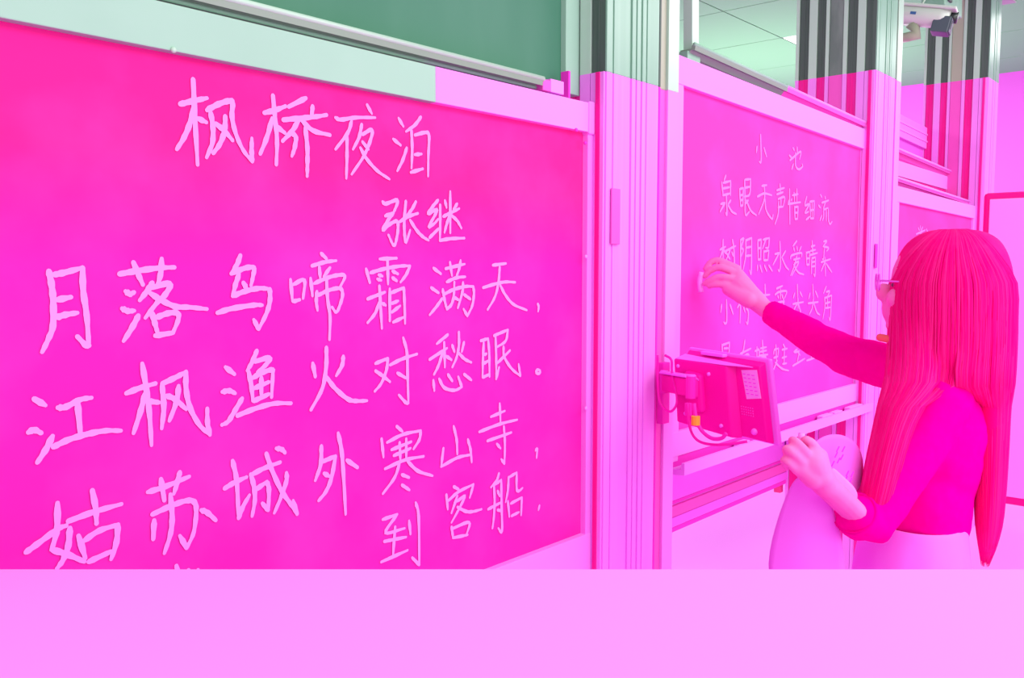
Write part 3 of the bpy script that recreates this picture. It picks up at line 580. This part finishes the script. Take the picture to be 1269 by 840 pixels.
# writing hand (right): palm, four fingers, thumb
def P3(l): return [ct(*q) for q in l]
def finger(l, r=.0082):
    pts = P3(l); pp = spline(pts, 4); n = len(pp); capsule(bm, pp, [r*(1.08-.30*i/(n-1)) for i in range(n)], 10)
capsule(bm, P3([(948,383,2.56), (934,370,2.575), (916,352,2.60)]), [.025, .030, .030])
capsule(bm, P3([(930,362,2.58), (914,341,2.615)]), [.024, .021]); capsule(bm, P3([(928,372,2.56), (903,358,2.60)]), [.024, .020])
finger([(914,333,2.625), (901,327,2.63), (889.5,322.5,2.635), (880,325.5,2.64), (874.5,333,2.645)], .0112)
finger([(914,339,2.61), (901,334,2.612), (890,331.5,2.62), (880,335.5,2.63), (873.5,342,2.64)], .0112)
finger([(913,346,2.595), (901,344,2.595), (890,343.5,2.605), (881,347,2.615), (873.5,351.5,2.63)], .0112)
finger([(908,356,2.59), (898,353,2.595), (887,353,2.605), (879,355,2.62)], .0095)
finger([(926,366,2.62), (908,358,2.655), (890,352,2.665), (876,349,2.655)], .0110)
# left hand: closed round a piece of chalk
capsule(bm, P3([(1024,601,1.77), (1012,586,1.76), (1006,572,1.75)]), [.0265, .030, .030])
capsule(bm, P3([(1018,592,1.755), (1016,565,1.75)]), [.024, .016]); capsule(bm, P3([(1008,592,1.75), (990,577,1.74)]), [.022, .018])
finger([(1016,563,1.75), (1006,549,1.745), (997,545,1.75), (995,553,1.775)], .0098)
finger([(1003,566,1.735), (991,552,1.725), (982,545,1.735), (984,556,1.765)], .0100)
finger([(994,573,1.73), (982,561,1.72), (974,556,1.73), (977,567,1.76)], .0095)
finger([(987,583,1.735), (977,573,1.725), (971,570,1.735), (975,580,1.76)], .0082)
finger([(1016,585,1.79), (1006,566,1.80), (998,552,1.79), (993,543,1.775)], .0105)
body = link('body', bm, skin_m, per, True); remesh(body, .0038, 3)
for s in (-1, 1):
    bm = bmesh.new(); ellip(bm, head+fd*.076+lf*s*.032+Vector((0, 0, .0)), (.010, .013, .008), RP, 8); link('eye', bm, eye_m, per, True)
# sweater
bm = bmesh.new()
ellip(bm, chest, (.120, .165, .215), RP, 16); ellip(bm, waist, (.112, .148, .17), RP, 16)
ellip(bm, ct(1148, 480, 2.09), (.09, .15, .07), RP, 14)
capsule(bm, [chest+Vector((0, 0, .13))+lf*.05, LS, LS.lerp(LE, .5), LE, LE.lerp(LW, .18)], [.085, .066, .060, .054, .050], 20)
capsule(bm, [chest+Vector((0, 0, .14))-lf*.05, RS, RS.lerp(RE, .5), RE], [.08, .060, .055, .052], 20)
tube(bm, [RS, RE, RE.lerp(RW, .5), RE.lerp(RW, .93), RE.lerp(RW, .95)], [.058, .052, .043, .034, .033], 20)
sw = link('sweater', bm, sweat_m, per, True); remesh(sw, .007, 3)
tx = bpy.data.textures.new('cloth_folds', 'CLOUDS'); tx.noise_scale = .07
dm = sw.modifiers.new('folds', 'DISPLACE'); dm.texture = tx; dm.strength = .012; dm.mid_level = .5
bm = bmesh.new(); cz = LE.lerp(LW, .20); dr = (LW-LE).normalized(); tube(bm, [cz, cz+dr*.02], .047, 20, caps=False); c = link('cuff', bm, sweat_m, per, True); s = c.modifiers.new('t', 'SOLIDIFY'); s.thickness = .006
# skirt / lower garment: starts at the waist, below the sweater
bm = bmesh.new()
def ring(c, a, b, n=36, rip=0): return [bm.verts.new(c+fd*(a*math.cos(2*math.pi*k/n)*(1+rip*math.sin(k*2.1)))+lf*(b*math.sin(2*math.pi*k/n)*(1+rip*math.sin(k*2.1)))) for k in range(n)]
rs = []
w0 = ct(1135, 640, 2.055)
for f, a, b, rp in ((0, .108, .140, .0), (.12, .115, .148, .008), (.3, .128, .166, .010), (.6, .14, .18, .015), (1.0, .15, .19, .03)):
    c = w0.lerp(Vector((hip.x, hip.y, .42)), f) if f > .3 else w0.lerp(hip, f/.3); rs.append(ring(c, a, b, 36, rp))
for A, B in zip(rs, rs[1:]):
    for k in range(36): bm.faces.new((A[k], B[k], B[(k+1) % 36], A[(k+1) % 36]))
sk = link('skirt', bm, skirt_m, per, True); s = sk.modifiers.new('t', 'SOLIDIFY'); s.thickness = .004; sk.modifiers.new('s', 'SUBSURF').levels = 1
for n_ in (al, ar):
    bm = bmesh.new(); capsule(bm, [n_+Vector((0, 0, -.045)), n_+fd*.14+Vector((0, 0, -.052))], [.04, .034]); sh = link('shoe', bm, mon_dark, per, True)
# glasses
gp = bmesh.new(); g0 = ct(1094, 343, 2.10)
for s in (-1, 1): tube(gp, [head+fd*.112+lf*s*.034+Vector((0, 0, .006))+(lf*math.cos(a)*.024+Vector((0, 0, 1))*math.sin(a)*.019) for a in [2*math.pi*k/18 for k in range(19)]], .0018, 6)
tube(gp, [head+fd*.114+lf*.01+Vector((0, 0, .01)), head+fd*.114-lf*.01+Vector((0, 0, .01))], .0018, 6)
for s in (-1, 1): tube(gp, [head+fd*.112+lf*s*.058+Vector((0, 0, .01)), head+fd*.0+lf*s*.078+Vector((0, 0, .005))], .0018, 6)
link('glasses', gp, mon_pale, per, True)
bm = bmesh.new(); tube(bm, spline([ct(1090, 418, 2.10), ct(1100, 420, 2.07), ct(1120, 425, 2.03)], 4), .009, 8); link('collar', bm, orange_m, per, True)

# hair: a solid core lofted from the measured outline, then single locks laid over it
hb = bmesh.new()
def hsec(y, xl, xr, dn, df):
    """centre and the two half axes of the section whose silhouette runs from px xl to px xr at row y"""
    tm = (dn+df)/2; L = ct(xl, y, tm); R = ct(xr, y, tm); c = (L+R)/2; v = (c-EYE); v.z = 0; v.normalize()
    a = (R-L)/2; a = a-v*a.dot(v); a.z = 0
    return c, a, v*(df-dn)/2
def hpt(y, xl, xr, dn, df, th, k=1.0):
    c, a, b = hsec(y, xl, xr, dn, df); p = c+(a*math.cos(th)+b*math.sin(th))*k; return Vector((p.x, p.y, c.z))
def hring(y, xl, xr, dn, df, n=28):
    return [hb.verts.new(hpt(y, xl, xr, dn, df, 2*math.pi*k/n)) for k in range(n)]
def loft(rows):
    rr = [hring(*r) for r in rows]
    for A, B in zip(rr, rr[1:]):
        n = len(A)
        for k in range(n): hb.faces.new((A[k], A[(k+1) % n], B[(k+1) % n], B[k]))
    hb.faces.new(rr[0]); hb.faces.new(rr[-1][::-1])
MAIN = [(284,1160,1200,2.03,2.09), (287,1144,1220,1.99,2.13), (295,1128,1236,1.96,2.16), (308,1115,1246,1.93,2.18), (330,1105,1254,1.91,2.19), (360,1102,1257,1.90,2.19), (400,1101,1257,1.90,2.17), (440,1099,1256,1.90,2.15), (470,1096,1254,1.90,2.13), (484,1100,1250,1.94,2.10), (498,1115,1240,1.99,2.06)]
LOCK1 = [(400,1112,1170,1.96,2.05), (440,1104,1172,1.925,2.03), (470,1096,1164,1.895,2.0), (495,1090,1150,1.865,1.98), (520,1084,1136,1.845,1.96), (560,1076,1121,1.825,1.94), (600,1067,1112,1.82,1.92), (630,1064,1102,1.83,1.91), (650,1068,1090,1.84,1.90)]
LOCK2 = [(400,1195,1245,1.98,2.08), (440,1194,1250,1.95,2.08), (470,1197,1254,1.92,2.09), (500,1205,1253,1.94,2.08), (560,1206,1250,1.95,2.06), (610,1207,1247,1.96,2.05), (645,1208,1243,1.97,2.04), (672,1211,1238,1.98,2.03), (694,1216,1226,1.995,2.015)]
for rws in (MAIN, LOCK1, LOCK2): loft(rws)
bmesh.ops.recalc_face_normals(hb, faces=hb.faces)
hair = link('hair', hb, hair_m, per, True)
hair.modifiers.new('s', 'SUBSURF').levels = 1
def edge(rows, y):
    for a, b in zip(rows, rows[1:]):
        if a[0] <= y <= b[0]:
            f = (y-a[0])/(b[0]-a[0]); return [a[i]+(b[i]-a[i])*f for i in range(1, 5)]
    return list((rows[0] if y < rows[0][0] else rows[-1])[1:])
def strands(name, m, count, par, seed):
    rd = random.Random(seed); bm = bmesh.new()
    for _ in range(count):
        off = rd.uniform(-.012, .018)
        th = rd.uniform(-1.0, 1.0); lock = None
        if rd.random() < .5: R2 = LOCK1; u2 = rd.uniform(0.0, 1.0); s = .0+u2*.54
        else: R2 = LOCK2; u2 = rd.uniform(0, 1); s = .56+u2*.44
        yend = R2[-1][0]-rd.uniform(0, 26) + (7 if R2 is LOCK2 else 4); pts = []
        ys = [286, 292, 302, 320, 350, 390, 430, 470, 500, 540, 580, 620, 650, 680]; dr = rd.uniform(-1, 1)
        for y in [q for q in ys if q < yend]+[yend]:
            rows = MAIN if y <= 470 else R2; xl, xr, dn, df = edge(rows, y)
            g = min(1, max(0, (y-286)/60)); ss = (.5+(s-.5)*(.55+.45*g)) if y <= 470 else u2
            if 470 < y < 500: pass
            ca = max(-1, min(1, (ss-.5)*2))
            p = hpt(y, xl, xr, dn, df, -math.acos(ca)+math.sin(y*.017+dr*3)*.02, 1.012+off)
            if 400 < y < 471:
                ql, qr, qn, qf = edge(R2, y); c2a = (xl+(xr-xl)*ss-(ql+qr)/2)/((qr-ql)/2)
                if abs(c2a) < .99:
                    p2 = hpt(y, ql, qr, qn, qf, -math.acos(c2a), 1.012+off)
                    if (p2-EYE).length < (p-EYE).length: p = p2
            pts.append(p)
        pts = spline(pts, 2); n = len(pts); r0 = rd.uniform(.0011, .0026)
        tube(bm, pts, [r0*(1-.75*(i/(n-1))**2) for i in range(n)], 4, caps=False)
    return link(name, bm, m, par, True)
h1 = strands('hair_locks', hair_m, 420, hair, 3); h1['kind'] = 'stuff'
h2 = strands('light_hair_locks', hair_hi, 260, hair, 5); h2['kind'] = 'stuff'; h2['label'] = 'lighter streaks of hair'
# ------------------------------------------------------------------ chalk in both hands
def chalk(pts, r, label, seed):
    bm = bmesh.new(); rd = random.Random(seed); P = spline(pts, 3); tube(bm, P, [r*(1+rd.uniform(-.12, .12)) for _ in P], 10)
    return tag(link('chalk_stick', bm, chalk_body, None, True), label, 'chalk')
chalk([ct(869.5, 337, 2.64), ct(867, 349, 2.645), ct(868.5, 362, 2.645)], .0085, 'stubby pale piece of chalk held in the raised hand against the board', 4)
chalk([ct(991.5, 560, 1.77), ct(993.5, 537, 1.765)], .0058, 'small piece of chalk sticking up from the lowered left fist', 5)
# ------------------------------------------------------------------ papers held in the left hand
pb = thing('booklet', 'curled pale printed sheets held under the lowered left hand', 'papers', ct(1020, 610, 1.86))
def sheet(name, grid, m, par, th=.0012):
    bm = bmesh.new(); V = [[bm.verts.new(ct(*q)) for q in row] for row in grid]
    for A, B in zip(V, V[1:]):
        for i in range(len(A)-1): bm.faces.new((A[i], A[i+1], B[i+1], B[i]))
    o = link(name, bm, m, par, True); s = o.modifiers.new('sub', 'SUBSURF'); s.levels = 2; s.render_levels = 2; s2 = o.modifiers.new('t', 'SOLIDIFY'); s2.thickness = th; return o
top = sheet('page', [[(1002,556,1.82), (1016,541,1.83), (1036,536,1.85), (1056,543,1.88), (1068,560,1.91)],
             [(1006,575,1.83), (1020,562,1.84), (1040,560,1.86), (1058,566,1.88), (1070,582,1.91)],
             [(1016,592,1.84), (1028,585,1.85), (1044,586,1.86), (1058,594,1.88), (1068,610,1.90)],
             [(1026,606,1.85), (1036,605,1.855), (1046,610,1.86), (1054,620,1.87), (1062,636,1.89)]], paper_m, pb)
sheet('page', [[(984,592,1.84), (998,588,1.83), (1010,592,1.83), (1024,602,1.84)],
             [(974,615,1.86), (994,612,1.84), (1012,618,1.84), (1032,632,1.85)],
             [(962,645,1.88), (990,645,1.86), (1014,650,1.86), (1044,662,1.87)],
             [(944,720,1.93), (984,745,1.91), (1014,748,1.91), (1050,740,1.92)]], paper_m2, pb)
sheet('folded_edge', [[(1030,576,1.80), (1042,588,1.81), (1056,600,1.82), (1064,612,1.83)],
             [(1030,588,1.80), (1041,602,1.81), (1052,614,1.82), (1060,624,1.83)]], alu_pink_mid, pb)
bm = bmesh.new()
for (x, y) in ((1040,553), (1047,553), (1038,560), (1045,563), (1041,567), (1034,571), (1052,583), (1058,584), (1050,590), (1056,592)):
    a = ct(x, y, 1.835); b = ct(x-3.5, y+7, 1.835); tube(bm, [a, b], .0016, 4)
link('print_marks', bm, ink_m, top)
